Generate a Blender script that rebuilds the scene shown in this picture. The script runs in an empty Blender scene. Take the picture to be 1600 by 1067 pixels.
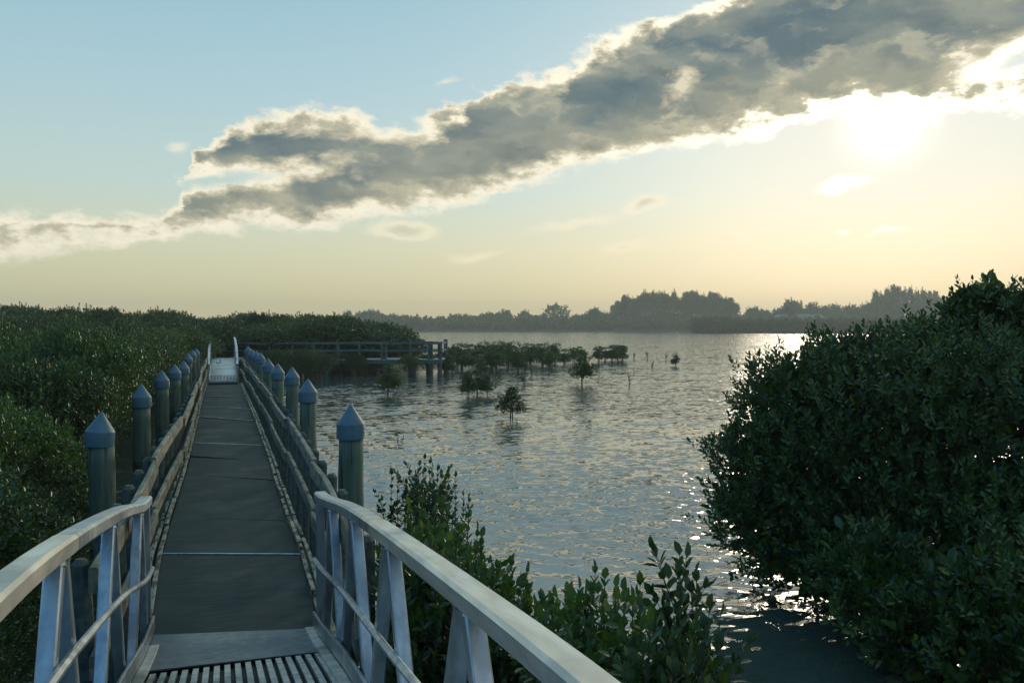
import bpy, math, random
import numpy as np
from mathutils import Vector
random.seed(7); RNG = np.random.default_rng(7)
C = bpy.context.scene.collection
# ------------------------------------------------------------------ camera
F = 1300.0; HY = 511.0; VX = 348.0          # focal length in photo pixels, horizon row, vanishing point of the walkway
YAW = math.atan((800-VX)/F); PIT = math.atan((533.5-HY)/F); HC = 2.75
cam = bpy.data.objects.new('camera', bpy.data.cameras.new('camera')); C.objects.link(cam)
cam.location = (0, 0, HC); cam.rotation_euler = (math.pi/2-PIT, 0, -YAW)
cam.data.sensor_width = 36; cam.data.lens = 36*F/1600; cam.data.clip_end = 5000; cam.data.clip_start = .05
bpy.context.scene.camera = cam
def ray(px, py):
    x = (px-800)/F; y = -(py-533.5)/F
    f = math.cos(PIT)+y*math.sin(PIT); u = y*math.cos(PIT)-math.sin(PIT)
    return x*math.cos(YAW)+f*math.sin(YAW), -x*math.sin(YAW)+f*math.cos(YAW), u
def on_z(px, py, z):
    X, Y, u = ray(px, py); t = (z-HC)/u
    return X*t, Y*t
def at_d(px, py, d):                          # point at axial distance d
    X, Y, u = ray(px, py)
    return Vector((X*d, Y*d, HC+u*d))
def azel(px, py):
    X, Y, u = ray(px, py)
    return math.degrees(math.atan2(X, Y)), math.degrees(math.atan2(u, math.hypot(X, Y)))
# ------------------------------------------------------------------ sky and sun
SUN_AZ, SUN_EL = azel(1385, 192)
sc = bpy.context.scene
sc.view_settings.view_transform = 'Standard'; sc.view_settings.look = 'None'
sc.view_settings.gamma = 1; sc.view_settings.exposure = 0.42
sun = bpy.data.objects.new('sun', bpy.data.lights.new('sun', 'SUN')); C.objects.link(sun)
sun.data.energy = 0.7; sun.data.angle = math.radians(16); sun.data.color = (1, .86, .66)
sd = Vector((math.sin(math.radians(SUN_AZ))*math.cos(math.radians(SUN_EL)), math.cos(math.radians(SUN_AZ))*math.cos(math.radians(SUN_EL)), math.sin(math.radians(SUN_EL))))
sun.rotation_euler = (-sd).to_track_quat('-Z', 'Y').to_euler()

def lin(r, g, b):
    f = lambda c: (c/255/12.92) if c/255 <= .04045 else ((c/255+.055)/1.055)**2.4
    return (f(r), f(g), f(b), 1)

class G:                                      # small node-graph helper
    def __init__(s, nt): s.nt = nt
    def n(s, t, **kw):
        o = s.nt.nodes.new(t)
        for k, v in kw.items(): setattr(o, k, v)
        return o
    def put(s, sock, v):
        if hasattr(v, 'links') or isinstance(v, bpy.types.NodeSocket): s.nt.links.new(v, sock)
        else: sock.default_value = v
    def m(s, op, a, b=None, c=None, clamp=False):
        o = s.n('ShaderNodeMath', operation=op, use_clamp=clamp); s.put(o.inputs[0], a)
        if b is not None: s.put(o.inputs[1], b)
        if c is not None: s.put(o.inputs[2], c)
        return o.outputs[0]
    def v(s, op, a, b=None, out=0):
        o = s.n('ShaderNodeVectorMath', operation=op); s.put(o.inputs[0], a)
        if b is not None: s.put(o.inputs[1], b)
        return o.outputs[out]
    def mix(s, f, a, b, mode='MIX'):
        o = s.n('ShaderNodeMix', data_type='RGBA', blend_type=mode); s.put(o.inputs[0], f); s.put(o.inputs[6], a); s.put(o.inputs[7], b)
        return o.outputs[2]
    def sm(s, x, a, b, lo=0., hi=1.):
        o = s.n('ShaderNodeMapRange', interpolation_type='SMOOTHSTEP'); s.put(o.inputs[0], x)
        s.put(o.inputs[1], a); s.put(o.inputs[2], b); s.put(o.inputs[3], lo); s.put(o.inputs[4], hi)
        return o.outputs[0]
    def noise(s, vec, scale, det=4, rough=.5, out=0, dist=0, norm=True):
        o = s.n('ShaderNodeTexNoise'); s.put(o.inputs['Vector'], vec); o.inputs['Scale'].default_value = scale
        o.inputs['Detail'].default_value = det; o.inputs['Roughness'].default_value = rough; o.inputs['Distortion'].default_value = dist
        return o.outputs[out]
    def ramp(s, x, pts, interp='EASE'):
        o = s.n('ShaderNodeValToRGB'); r = o.color_ramp; r.interpolation = interp
        while len(r.elements) < len(pts): r.elements.new(.5)
        for e, (p, c) in zip(r.elements, pts): e.position = p; e.color = c
        s.put(o.inputs[0], x); return o.outputs[0]

w = bpy.data.worlds.new('World'); sc.world = w; w.use_nodes = True
w.node_tree.nodes.clear(); g = G(w.node_tree)
tc = g.n('ShaderNodeTexCoord').outputs['Generated']
dirn = g.v('NORMALIZE', tc)
sx = g.n('ShaderNodeSeparateXYZ'); g.put(sx.inputs[0], dirn)
DEG = 57.29578
az = g.m('MULTIPLY', g.m('ARCTAN2', sx.outputs[0], sx.outputs[1]), DEG)
el = g.m('MULTIPLY', g.m('ARCSINE', sx.outputs[2]), DEG)
cmb = g.n('ShaderNodeCombineXYZ'); g.put(cmb.inputs[0], az); g.put(cmb.inputs[1], el); p0 = cmb.outputs[0]
# angle to the sun
sdot = g.v('DOT_PRODUCT', dirn, tuple(sd), out=1)
ang = g.m('MULTIPLY', g.m('ARCCOSINE', g.m('MINIMUM', sdot, .999999)), DEG)
# clear sky: physical sky plus the evening gradient over elevation
nish = g.n('ShaderNodeTexSky', sky_type='NISHITA', sun_disc=False)
nish.sun_elevation = math.radians(SUN_EL); nish.sun_rotation = math.radians(SUN_AZ)
nish.air_density = 1.3; nish.dust_density = 2.5; nish.ozone_density = 2
nsky = g.v('MULTIPLY', nish.outputs[0], (.05, .05, .056))
elp = g.m('DIVIDE', g.m('ADD', el, 2.0), 60.0, clamp=True)
def E(e): return (e+2)/60
grad = g.ramp(elp, [(0, lin(206, 188, 136)), (E(0), lin(210, 194, 142)), (E(2.2), lin(206, 200, 158)), (E(5.5), lin(204, 206, 176)),
                    (E(9), lin(184, 205, 198)), (E(15), lin(164, 195, 203)), (E(22), lin(140, 183, 199)), (E(35), lin(176, 202, 202)), (1, lin(150, 186, 194))], 'LINEAR')
sky = g.mix(.78, nsky, grad)
back = g.sm(ang, 50, 115)
sky = g.mix(back, sky, g.mix(.8, sky, lin(38, 118, 178)))
wide = g.m('EXPONENT', g.m('MULTIPLY', ang, -1/11.0))
glow = g.mix(g.m('MULTIPLY', wide, .85, clamp=True), sky, (.56, .565, .53, 1))
# ---- clouds: a band between an upper and a lower edge in azimuth / elevation, broken by noise
AZ0, AZ1, EL1 = -35., 75., 34.
def curve(x, pts):
    o = g.n('ShaderNodeFloatCurve'); cv = o.mapping.curves[0]
    q = []
    for px, py in pts:
        a, e = azel(px, py) if not isinstance(px, str) else (0, 0)
        q.append(((a-AZ0)/(AZ1-AZ0), e/EL1))
    q = [(0.0, q[0][1]-.02)]+q+[(1.0, q[-1][1]+.1)]
    while len(cv.points) < len(q): cv.points.new(.5, .5)
    for pt, (a, b) in zip(cv.points, q): pt.location = (a, b); pt.handle_type = 'AUTO'
    o.mapping.use_clip = False; o.mapping.update()
    g.put(o.inputs[1], x); return g.m('MULTIPLY', o.outputs[0], EL1)
def cloud_layers():
    wv = g.v('MULTIPLY', p0, (.55, 1.0, 1.0))
    n1 = g.n('ShaderNodeTexNoise'); g.put(n1.inputs['Vector'], wv); n1.inputs['Scale'].default_value = .22; n1.inputs['Detail'].default_value = 3; n1.inputs['Roughness'].default_value = .5
    n2 = g.n('ShaderNodeTexNoise'); g.put(n2.inputs['Vector'], wv); n2.inputs['Scale'].default_value = .85; n2.inputs['Detail'].default_value = 9; n2.inputs['Roughness'].default_value = .62
    d1 = g.v('MULTIPLY', g.v('SUBTRACT', n1.outputs[1], (.5, .5, .5)), (6, 3.2, 0))
    d2 = g.v('MULTIPLY', g.v('SUBTRACT', n2.outputs[1], (.5, .5, .5)), (3.6, 3.0, 0))
    q = g.v('ADD', p0, g.v('ADD', d1, d2))
    return wv, n1.outputs[0], n2.outputs[0], q
wv, nb, nf, q = cloud_layers()
qs = g.n('ShaderNodeSeparateXYZ'); g.put(qs.inputs[0], q); qa, qe = qs.outputs[0], qs.outputs[1]
ua = g.m('DIVIDE', g.m('SUBTRACT', qa, AZ0), AZ1-AZ0, clamp=True)
up = curve(ua, [(-150, 365), (0, 352), (110, 348), (205, 347), (262, 325), (298, 262), (340, 218), (385, 188), (540, 172), (650, 190), (722, 165), (760, 122), (850, 98), (940, 62), (1080, 18), (1150, -35), (1220, -140), (1320, -320), (1600, -480), (1900, -420)])
lo = curve(ua, [(-150, 400), (0, 392), (110, 384), (205, 378), (290, 362), (400, 352), (540, 342), (700, 310), (850, 276), (950, 252), (1100, 218), (1200, 196), (1300, 180), (1450, 176), (1600, 150), (1900, 90)])
dup_ = g.m('SUBTRACT', up, qe); dlo = g.m('SUBTRACT', qe, lo)
dd = g.m('ADD', g.m('MINIMUM', g.m('MULTIPLY', dup_, 1.0), g.m('MULTIPLY', dlo, .8)), .35)
def blob(cx, cy, rx, ry, ang_, vec):
    a, e = azel(cx, cy); a2, _ = azel(cx+rx, cy); _, e2 = azel(cx, cy-ry)
    mp = g.n('ShaderNodeMapping', vector_type='TEXTURE'); g.put(mp.inputs[0], vec)
    mp.inputs['Location'].default_value = (a, e, 0); mp.inputs['Rotation'].default_value = (0, 0, math.radians(ang_)); mp.inputs['Scale'].default_value = (max(.3, a2-a), max(.15, e2-e), 1)
    L = g.v('LENGTH', mp.outputs[0], out=1)
    return g.m('MULTIPLY', g.m('SUBTRACT', 1.0, L), max(.3, e2-e))
qh = g.v('ADD', p0, g.v('MULTIPLY', g.v('SUBTRACT', q, p0), (.35, .45, 0)))
# breaks in the cloud
for (cx, cy, rx, ry, an) in [(335, 284, 50, 5, 12), (1600, 92, 34, 8, 14)]:
    dd = g.m('MINIMUM', dd, g.m('MULTIPLY', blob(cx, cy, rx, ry, an, qh), -1.2))
small = None
for (cx, cy, rx, ry, an) in [(628, 361, 56, 16, 2), (1318, 285, 46, 10, 3), (975, 388, 38, 10, 8), (1135, 373, 40, 8, 3), (1010, 322, 40, 14, 12), (900, 350, 70, 8, 8), (278, 238, 18, 9, 25), (700, 130, 22, 5, 15), (1390, 364, 34, 6, 6), (1310, 364, 14, 5, 0), (740, 400, 45, 8, 8)]:
    b = blob(cx, cy, rx*1.25, ry*1.3, an, qh); small = b if small is None else g.m('MAXIMUM', small, b)
alpha = g.sm(dd, -.2, .65)
thin = None
for (cx, cy, rx, ry, an) in [(1490, 84, 48, 24, 10), (1068, 130, 34, 22, 50), (1590, 76, 70, 18, 14), (600, 205, 60, 12, 5), (1215, 130, 30, 10, 20)]:
    b = blob(cx, cy, rx, ry, an, qh); thin = b if thin is None else g.m('MAXIMUM', thin, b)
thin = g.sm(g.m('ADD', thin, g.m('MULTIPLY', g.m('SUBTRACT', nf, .5), 5.0)), -.7, 1.0)
depth = g.sm(g.m('ADD', dd, g.m('MULTIPLY', g.m('SUBTRACT', nf, .5), 3.4)), .05, 2.5)
depth = g.m('MULTIPLY', depth, g.m('SUBTRACT', 1.0, g.m('MULTIPLY', thin, .72)))
# thin spots inside the cloud
patch = g.sm(g.noise(g.v('ADD', g.v('MULTIPLY', p0, (.35, 1.1, 1.0)), g.v('MULTIPLY', g.v('SUBTRACT', q, p0), (.3, .5, 0))), .33, 4, .45), .36, .66)
prox = g.m('EXPONENT', g.m('MULTIPLY', ang, -1/7.5))
rimc = g.mix(g.m('MULTIPLY', g.m('EXPONENT', g.m('MULTIPLY', ang, -1/6.0)), 1.6, clamp=True), lin(228, 220, 198), (1.9, 1.75, 1.4, 1))
core = g.mix(patch, lin(86, 104, 110), lin(132, 138, 128))
core = g.mix(g.sm(dlo, 0, 5.0), g.mix(.5, core, lin(150, 146, 122)), core)
midc = lin(178, 172, 148)
cc = g.mix(g.sm(depth, .0, .42), rimc, midc)
wq = g.v('MULTIPLY', q, (.6, 1.25, 1.0))
n3 = g.n('ShaderNodeTexNoise'); g.put(n3.inputs['Vector'], g.v('ADD', wq, (.25, .8, 0))); n3.inputs['Scale'].default_value = .26; n3.inputs['Detail'].default_value = 5; n3.inputs['Roughness'].default_value = .5
n4 = g.n('ShaderNodeTexNoise'); g.put(n4.inputs['Vector'], wq); n4.inputs['Scale'].default_value = .26; n4.inputs['Detail'].default_value = 5; n4.inputs['Roughness'].default_value = .5
relief = g.m('SUBTRACT', n4.outputs[0], n3.outputs[0])
core = g.mix(g.sm(relief, .0, .22, 0, .6), core, lin(196, 188, 160))
core = g.mix(g.sm(relief, 0, -.22, 0, .5), core, lin(70, 84, 92))
core = g.mix(g.sm(el, 22.5, 27), core, lin(214, 208, 190))  # unseen cloud above the view, made pale to brighten the water
cc = g.mix(g.sm(depth, .22, .85), cc, core)
skyc = g.mix(alpha, glow, cc)
salpha = g.m('MULTIPLY', g.sm(small, -.05, .5), .62)
sc_col = g.mix(g.sm(ang, 6, 12), (1.6, 1.5, 1.2, 1), g.mix(g.sm(small, .25, .8), lin(238, 226, 196), lin(190, 184, 158)))
skyc = g.mix(salpha, skyc, sc_col)
# the veiled sun itself, partly behind the cloud
veil = g.m('SUBTRACT', 1.0, g.m('MULTIPLY', g.sm(dd, .2, 1.4), .93))
s1 = g.m('MULTIPLY', g.m('EXPONENT', g.m('MULTIPLY', g.m('MULTIPLY', ang, ang), -1/3.0)), .75)
s2 = g.m('MULTIPLY', g.m('EXPONENT', g.m('MULTIPLY', ang, -1/2.2)), .22)
sg = g.m('MULTIPLY', g.m('ADD', s1, s2), veil)
cmb2 = g.n('ShaderNodeCombineXYZ')
for i, k in enumerate((1.0, .9, .7)): g.put(cmb2.inputs[i], g.m('MULTIPLY', sg, k))
fin = g.v('ADD', skyc, cmb2.outputs[0])
bg = g.n('ShaderNodeBackground'); g.put(bg.inputs[0], fin); bg.inputs[1].default_value = 1.0
wo = g.n('ShaderNodeOutputWorld'); g.nt.links.new(bg.outputs[0], wo.inputs[0])
w.cycles.sampling_method = 'MANUAL'; w.cycles.sample_map_resolution = 1024

# ------------------------------------------------------------------ materials
def material(name):
    m = bpy.data.materials.new(name); m.use_nodes = True; m.node_tree.nodes.clear(); gg = G(m.node_tree)
    out = gg.n('ShaderNodeOutputMaterial'); pr = gg.n('ShaderNodeBsdfPrincipled'); gg.nt.links.new(pr.outputs[0], out.inputs[0])
    co = gg.n('ShaderNodeTexCoord').outputs['Object']
    return m, gg, pr, co, out
def surf(name, c1, c2, scale=(4, 4, 4), rough=(.5, .8), metal=0, c3=None, bump=.2, nscale=1., spec=.5, thr=(.35, .65), bdist=.01):
    m, gg, pr, co, out = material(name)
    v = gg.v('MULTIPLY', co, scale)
    n = gg.noise(v, nscale, 8, .6); n2 = gg.noise(co, 1.3, 5, .6)
    col = gg.mix(gg.sm(n, *thr), c1+(1,), c2+(1,))
    if c3: col = gg.mix(gg.sm(n2, .5, .68), col, c3+(1,))
    gg.put(pr.inputs['Base Color'], col); pr.inputs['Metallic'].default_value = metal
    gg.put(pr.inputs['Roughness'], gg.sm(n2, .3, .7, rough[0], rough[1])); pr.inputs['Specular IOR Level'].default_value = spec
    b = gg.n('ShaderNodeBump'); b.inputs['Strength'].default_value = bump; b.inputs['Distance'].default_value = bdist; gg.put(b.inputs['Height'], n)
    gg.nt.links.new(b.outputs[0], pr.inputs['Normal'])
    return m
M = {}
M['alu'] = surf('aluminium', (.36, .40, .43), (.58, .62, .63), (7, 7, 1.5), (.28, .5), .9, (.30, .34, .35), .3, 2., bdist=.002)
M['alu_pale'] = surf('pale_aluminium', (.62, .58, .49), (.82, .78, .68), (9, 1.2, 9), (.28, .55), .7, (.44, .43, .38), .35, 2., bdist=.002)
M['plate'] = surf('aluminium_plate', (.09, .14, .17), (.16, .21, .24), (3, 3, 3), (.4, .6), .6, None, .3, 4., bdist=.002)
M['dirt_alu'] = surf('grimy_aluminium', (.40, .42, .40), (.62, .62, .58), (3, 3, 3), (.4, .65), .6, (.2, .22, .19), .3, 4., bdist=.002)
M['pile'] = surf('green_treated_timber', (.065, .105, .075), (.115, .155, .105), (9, 9, .7), (.6, .85), 0, (.045, .085, .062), .5, 2., bdist=.01)
M['cap'] = surf('grey_blue_plastic_cap', (.065, .145, .19), (.10, .18, .225), (5, 5, 3), (.35, .55), 0, (.07, .13, .16), .1, 2., bdist=.003)
M['timber'] = surf('mossy_timber', (.05, .07, .06), (.10, .12, .095), (14, 2, 14), (.65, .9), 0, (.05, .08, .065), .6, 1.5, bdist=.01)
M['railtop'] = surf('weathered_handrail', (.08, .09, .065), (.30, .27, .19), (9, 2.2, 9), (.6, .9), 0, (.07, .085, .065), .7, 1.6, bdist=.012)
M['kerb'] = surf('flaking_kerb_board', (.06, .07, .055), (.34, .33, .24), (14, 4, 10), (.6, .9), 0, None, .8, 1.3, thr=(.42, .56), bdist=.015)
M['deck'] = surf('dark_rubber_deck', (.017, .033, .032), (.034, .052, .047), (1.2, 9, 1), (.6, .85), 0, (.048, .066, .058), .5, 2.2, bdist=.004, spec=.25)
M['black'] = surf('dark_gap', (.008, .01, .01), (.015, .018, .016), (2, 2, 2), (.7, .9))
M['bark'] = surf('mangrove_bark', (.06, .055, .04), (.13, .12, .095), (8, 8, 3), (.7, .9), 0, None, .5, 3.)
M['boardwood'] = surf('grey_boardwalk_timber', (.07, .10, .09), (.13, .16, .13), (8, 8, 2), (.6, .9), 0, (.08, .12, .10), .5, 2.)
M['pale_deck'] = surf('lit_deck_boards', (.30, .28, .22), (.48, .45, .36), (12, 1, 4), (.5, .8), 0, None, .4, 2.)  # the brightly lit deck top is put into this pale colour
M['roof'] = surf('far_house_roof', (.22, .2, .18), (.28, .26, .24)); M['wall'] = surf('far_house_wall', (.6, .58, .52), (.7, .68, .62))
M['pane'] = surf('dark_window_pane', (.02, .03, .03), (.03, .04, .04), rough=(.1, .2))
def tide_stain(m):
    gg = G(m.node_tree); pr = [n for n in m.node_tree.nodes if n.type == 'BSDF_PRINCIPLED'][0]; src = pr.inputs['Base Color'].links[0].from_socket
    pos = gg.n('ShaderNodeNewGeometry').outputs['Position']; sx_ = gg.n('ShaderNodeSeparateXYZ'); gg.put(sx_.inputs[0], pos)
    zz = gg.m('ADD', sx_.outputs[2], gg.m('MULTIPLY', gg.noise(pos, 4, 5, .6), .9))
    c_ = gg.mix(gg.sm(zz, 1.25, .95), src, (.030, .034, .022, 1))
    strk = gg.noise(gg.v('MULTIPLY', pos, (30, 30, .8)), 1, 3, .5); c_ = gg.mix(gg.sm(strk, .60, .66), c_, (.03, .045, .035, 1))
    gg.put(pr.inputs['Base Color'], c_)
tide_stain(M['pile'])
def leaf_mat(name, a, b, c, trans=.35, rough=.35, coat=.0):
    m, gg, pr, co, out = material(name)
    geo = gg.n('ShaderNodeNewGeometry'); rnd = geo.outputs['Random Per Island']
    oi = gg.n('ShaderNodeObjectInfo').outputs['Random']
    n = gg.noise(geo.outputs['Position'], .9, 3, .5)
    col = gg.ramp(rnd, [(0, a+(1,)), (.55, b+(1,)), (.9, c+(1,)), (.97, (c[0]*2.0, c[1]*1.5, c[2]*.8, 1)), (1, (c[0]*2.4, c[1]*1.5, c[2]*.8, 1))], 'LINEAR')
    col = gg.mix(gg.m('MULTIPLY', gg.sm(n, .35, .7), .55), col, (b[0]*1.5, b[1]*1.3, b[2]*.9, 1))
    hs = gg.n('ShaderNodeHueSaturation'); gg.put(hs.inputs['Color'], col); gg.put(hs.inputs['Value'], gg.m('MULTIPLY_ADD', oi, .75, .62)); col = hs.outputs[0]
    # paler matt underside
    under = gg.mix(.5, col, (.13, .15, .10, 1))
    colf = gg.mix(geo.outputs['Backfacing'], col, under)
    gg.put(pr.inputs['Base Color'], colf); gg.put(pr.inputs['Roughness'], gg.m('ADD', rough, gg.m('MULTIPLY', geo.outputs['Backfacing'], .3)))
    pr.inputs['Specular IOR Level'].default_value = .5
    tr = gg.n('ShaderNodeBsdfTranslucent'); gg.put(tr.inputs[0], gg.mix(1.0, col, (1.9, 2.1, .7, 1), 'MULTIPLY'))
    ms = gg.n('ShaderNodeMixShader'); ms.inputs[0].default_value = trans
    gg.nt.links.new(pr.outputs[0], ms.inputs[1]); gg.nt.links.new(tr.outputs[0], ms.inputs[2]); gg.nt.links.new(ms.outputs[0], out.inputs[0])
    return m
M['leaf'] = leaf_mat('mangrove_leaf', (.020, .056, .008), (.026, .068, .010), (.066, .110, .016), .20, .28)
M['leaf_big'] = leaf_mat('broad_shrub_leaf', (.020, .056, .010), (.030, .070, .012), (.056, .098, .018), .25, .24)
M['leaf_far'] = leaf_mat('distant_foliage', (.04, .07, .022), (.055, .09, .028), (.07, .10, .03), .2, .6)

# ------------------------------------------------------------------ object helpers
def tag(o, label=None, cat=None, group=None, kind=None):
    if label: o['label'] = label
    if cat: o['category'] = cat
    if group: o['group'] = group
    if kind: o['kind'] = kind
    return o
def empty(name, loc, label, cat, group=None):
    o = bpy.data.objects.new(name, None); C.objects.link(o); o.location = loc; o.empty_display_size = .2
    return tag(o, label, cat, group)
class MB:                                      # mesh builder, world coordinates
    def __init__(s): s.v = []; s.f = []
    def add(s, v, f):
        k = len(s.v); s.v += [tuple(a) for a in v]; s.f += [tuple(i+k for i in q) for q in f]; return s
    def box(s, x0, x1, y0, y1, z0, z1):
        return s.add([(x0,y0,z0),(x1,y0,z0),(x1,y1,z0),(x0,y1,z0),(x0,y0,z1),(x1,y0,z1),(x1,y1,z1),(x0,y1,z1)],
                     [(3,2,1,0),(4,5,6,7),(0,1,5,4),(1,2,6,5),(2,3,7,6),(3,0,4,7)])
    def sweep(s, path, w, h, bev=.006, up=Vector((0,0,1)), jit=0):     # rounded box section swept along a path; path = centre line
        P_ = [Vector(p) for p in path]; n = len(P_)
        b = min(bev, w*.45, h*.45); x, z = w/2, h/2
        prof = [(-x+b,-z),(x-b,-z),(x,-z+b),(x,z-b),(x-b,z),(-x+b,z),(-x,z-b),(-x,-z+b)]
        vs = []
        for i, p in enumerate(P_):
            t = (P_[min(i+1,n-1)]-P_[max(i-1,0)]).normalized()
            sd_ = t.cross(up).normalized(); uu = sd_.cross(t).normalized()
            for a, c in prof:
                ja, jc = ((random.random()-.5)*jit, (random.random()-.5)*jit) if jit else (0, 0)
                vs.append(p+sd_*(a+ja)+uu*(c+jc))
        fs = []
        for i in range(n-1):
            for k in range(8):
                a = i*8+k; b2 = i*8+(k+1) % 8; fs.append((a, b2, b2+8, a+8))
        fs.append(tuple(range(7, -1, -1))); fs.append(tuple((n-1)*8+k for k in range(8)))
        return s.add(vs, fs)
    def tube(s, path, radii, seg=10, cap=True):
        P_ = [Vector(p) for p in path]; n = len(P_); vs = []
        for i, p in enumerate(P_):
            t = (P_[min(i+1,n-1)]-P_[max(i-1,0)]).normalized()
            ref = Vector((0,1,0)) if abs(t.z) > .6 else Vector((0,0,1))
            a = t.cross(ref).normalized(); b = t.cross(a)
            for k in range(seg):
                th = 2*math.pi*k/seg; vs.append(p+(a*math.cos(th)+b*math.sin(th))*radii[i])
        fs = [(i*seg+k, i*seg+(k+1) % seg, (i+1)*seg+(k+1) % seg, (i+1)*seg+k) for i in range(n-1) for k in range(seg)]
        if cap: fs.append(tuple(range(seg-1, -1, -1))); fs.append(tuple((n-1)*seg+k for k in range(seg)))
        return s.add(vs, fs)
    def build(s, name, mat, parent=None, smooth=False, label=None):
        me = bpy.data.meshes.new(name)
        off = Vector(parent.location) if parent is not None else Vector((0,0,0))
        me.from_pydata([tuple(Vector(v)-off) for v in s.v], [], s.f); me.materials.append(mat)
        if smooth: me.polygons.foreach_set('use_smooth', [True]*len(me.polygons))
        me.update()
        o = bpy.data.objects.new(name, me); C.objects.link(o)
        if parent is not None: o.parent = parent
        if label: o['label'] = label
        return o
def np_mesh(name, V, faces_per, nv, mat):      # V (N, nv, 3), faces_per: list of quads/tris in the template
    N = len(V); me = bpy.data.meshes.new(name)
    fl = np.array(faces_per); k = fl.shape[1]
    idx = (fl[None, :, :]+(np.arange(N)*nv)[:, None, None]).reshape(-1)
    me.vertices.add(N*nv); me.vertices.foreach_set('co', V.reshape(-1).astype(np.float32))
    nf_ = N*len(fl); me.loops.add(nf_*k); me.loops.foreach_set('vertex_index', idx.astype(np.int32))
    me.polygons.add(nf_); me.polygons.foreach_set('loop_start', (np.arange(nf_)*k).astype(np.int32))
    me.polygons.foreach_set('loop_total', np.full(nf_, k, np.int32))
    me.materials.append(mat); me.update(calc_edges=True); me.validate()
    return me
def nrm(a): return a/np.maximum(np.linalg.norm(a, axis=-1, keepdims=True), 1e-9)
LEAF = np.array([(0,0,0),(-.26,.32,.07),(-.2,.72,.055),(0,1,-.06),(.2,.72,.055),(.26,.32,.07)], float)   # x across, y along, z normal
LF = [(0,3,2,1),(0,5,4,3)]
def leaves(pos, dirs, nor, size):              # pos/dirs/nor (N,3), size (N,)
    d = nrm(dirs); x = nrm(np.cross(d, nor)); n = np.cross(x, d)
    L = LEAF[None]*size[:, None, None]
    return pos[:, None]+x[:, None]*L[..., 0:1]+d[:, None]*L[..., 1:2]+n[:, None]*L[..., 2:3]
def sprigs(pts, axis, rng, n_leaf, ln, size):  # a sprig of n_leaf leaves round each point
    N = len(pts); ax = nrm(axis); r = nrm(np.cross(ax, rng.normal(size=(N, 3)))); r2 = np.cross(ax, r)
    out = []
    for k in range(n_leaf):
        t = (k+.5)/n_leaf; ph = k*2.4+rng.uniform(0, .6, N)
        rad = r*np.cos(ph)[:, None]+r2*np.sin(ph)[:, None]
        spread = 1.1-.85*t
        d = ax*(.45+.5*t)+rad*spread+rng.normal(size=(N, 3))*.16
        nr = ax*1.0-rad*.35+rng.normal(size=(N, 3))*.2
        out.append(leaves(pts+ax*(t*ln)+rad*.008, d, nr, size*rng.uniform(.6, 1.2, N)))
    return np.concatenate(out)
def lobes_for(rng, n, R, H, base=.35):         # lobes spread over the ellipsoid R (plan radius), H (height)
    L = []
    for i in range(n):
        th = i*2.39996+rng.uniform(-.4, .4); t = (i+.5)/n; rr = math.sqrt(t)*.68
        z = math.sqrt(max(0, 1-rr*rr*1.15))*.62
        if i % 3 == 2: z *= .5
        L.append((rr*R*math.cos(th), rr*R*math.sin(th), H*(base+(1-base)*z*.95), R*rng.uniform(.3, .46), H*rng.uniform(.2, .32)))
    return L
def crown_pts(rng, lobes, N, zmin=.0, inner=.25):
    li = rng.integers(0, len(lobes), N); A = np.array(lobes)[li]
    d = nrm(rng.normal(size=(N, 3))); flip = (d[:, 2] < -.1) & (rng.random(N) < .55); d[flip, 2] *= -1
    wob = 1+.22*np.sin(d[:, 0]*7+li)*np.cos(d[:, 1]*6+li*2)+.10*np.sin(d[:, 2]*11+li*3+d[:, 0]*9)
    r = np.where(rng.random(N) < inner, rng.uniform(.35, .9, N), rng.uniform(.9, 1.06, N))*wob
    p = np.stack([A[:, 0]+d[:, 0]*A[:, 3]*r, A[:, 1]+d[:, 1]*A[:, 3]*r, A[:, 2]+d[:, 2]*A[:, 4]*r], 1)
    keep = p[:, 2] > zmin
    # drop most of what is buried inside other lobes
    B = np.array(lobes); q = ((p[:, None, :2]-B[None, :, :2])**2).sum(-1)/B[None, :, 3]**2+(p[:, None, 2]-B[None, :, 2])**2/B[None, :, 4]**2
    out_ = rng.random(N) < .06; p[out_] += d[out_]*rng.uniform(.05, .28, (out_.sum(), 1))
    buried = (q < .55).sum(1) >= 1; keep &= ~(buried & (rng.random(N) < .75))
    ax = d*.9+np.array([0, 0, .75])+rng.normal(size=(N, 3))*.25
    return p[keep], ax[keep]
def make_crown_mesh(name, seed, R, H, nlobe, nsprig, leaf, mat, n_leaf=8, ln=.14, zmin=.1, inner=.25, base=.35, lobes=None, up=.75):
    rng = np.random.default_rng(seed); L = lobes or lobes_for(rng, nlobe, R, H, base)
    p, ax = crown_pts(rng, L, nsprig, zmin, inner); ax = ax-np.array([0, 0, .75-up])+(rng.normal(size=ax.shape)*.3 if up < .7 else 0)
    return np_mesh(name, sprigs(p, ax, rng, n_leaf, ln, leaf), LF, 6, mat), L
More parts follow.
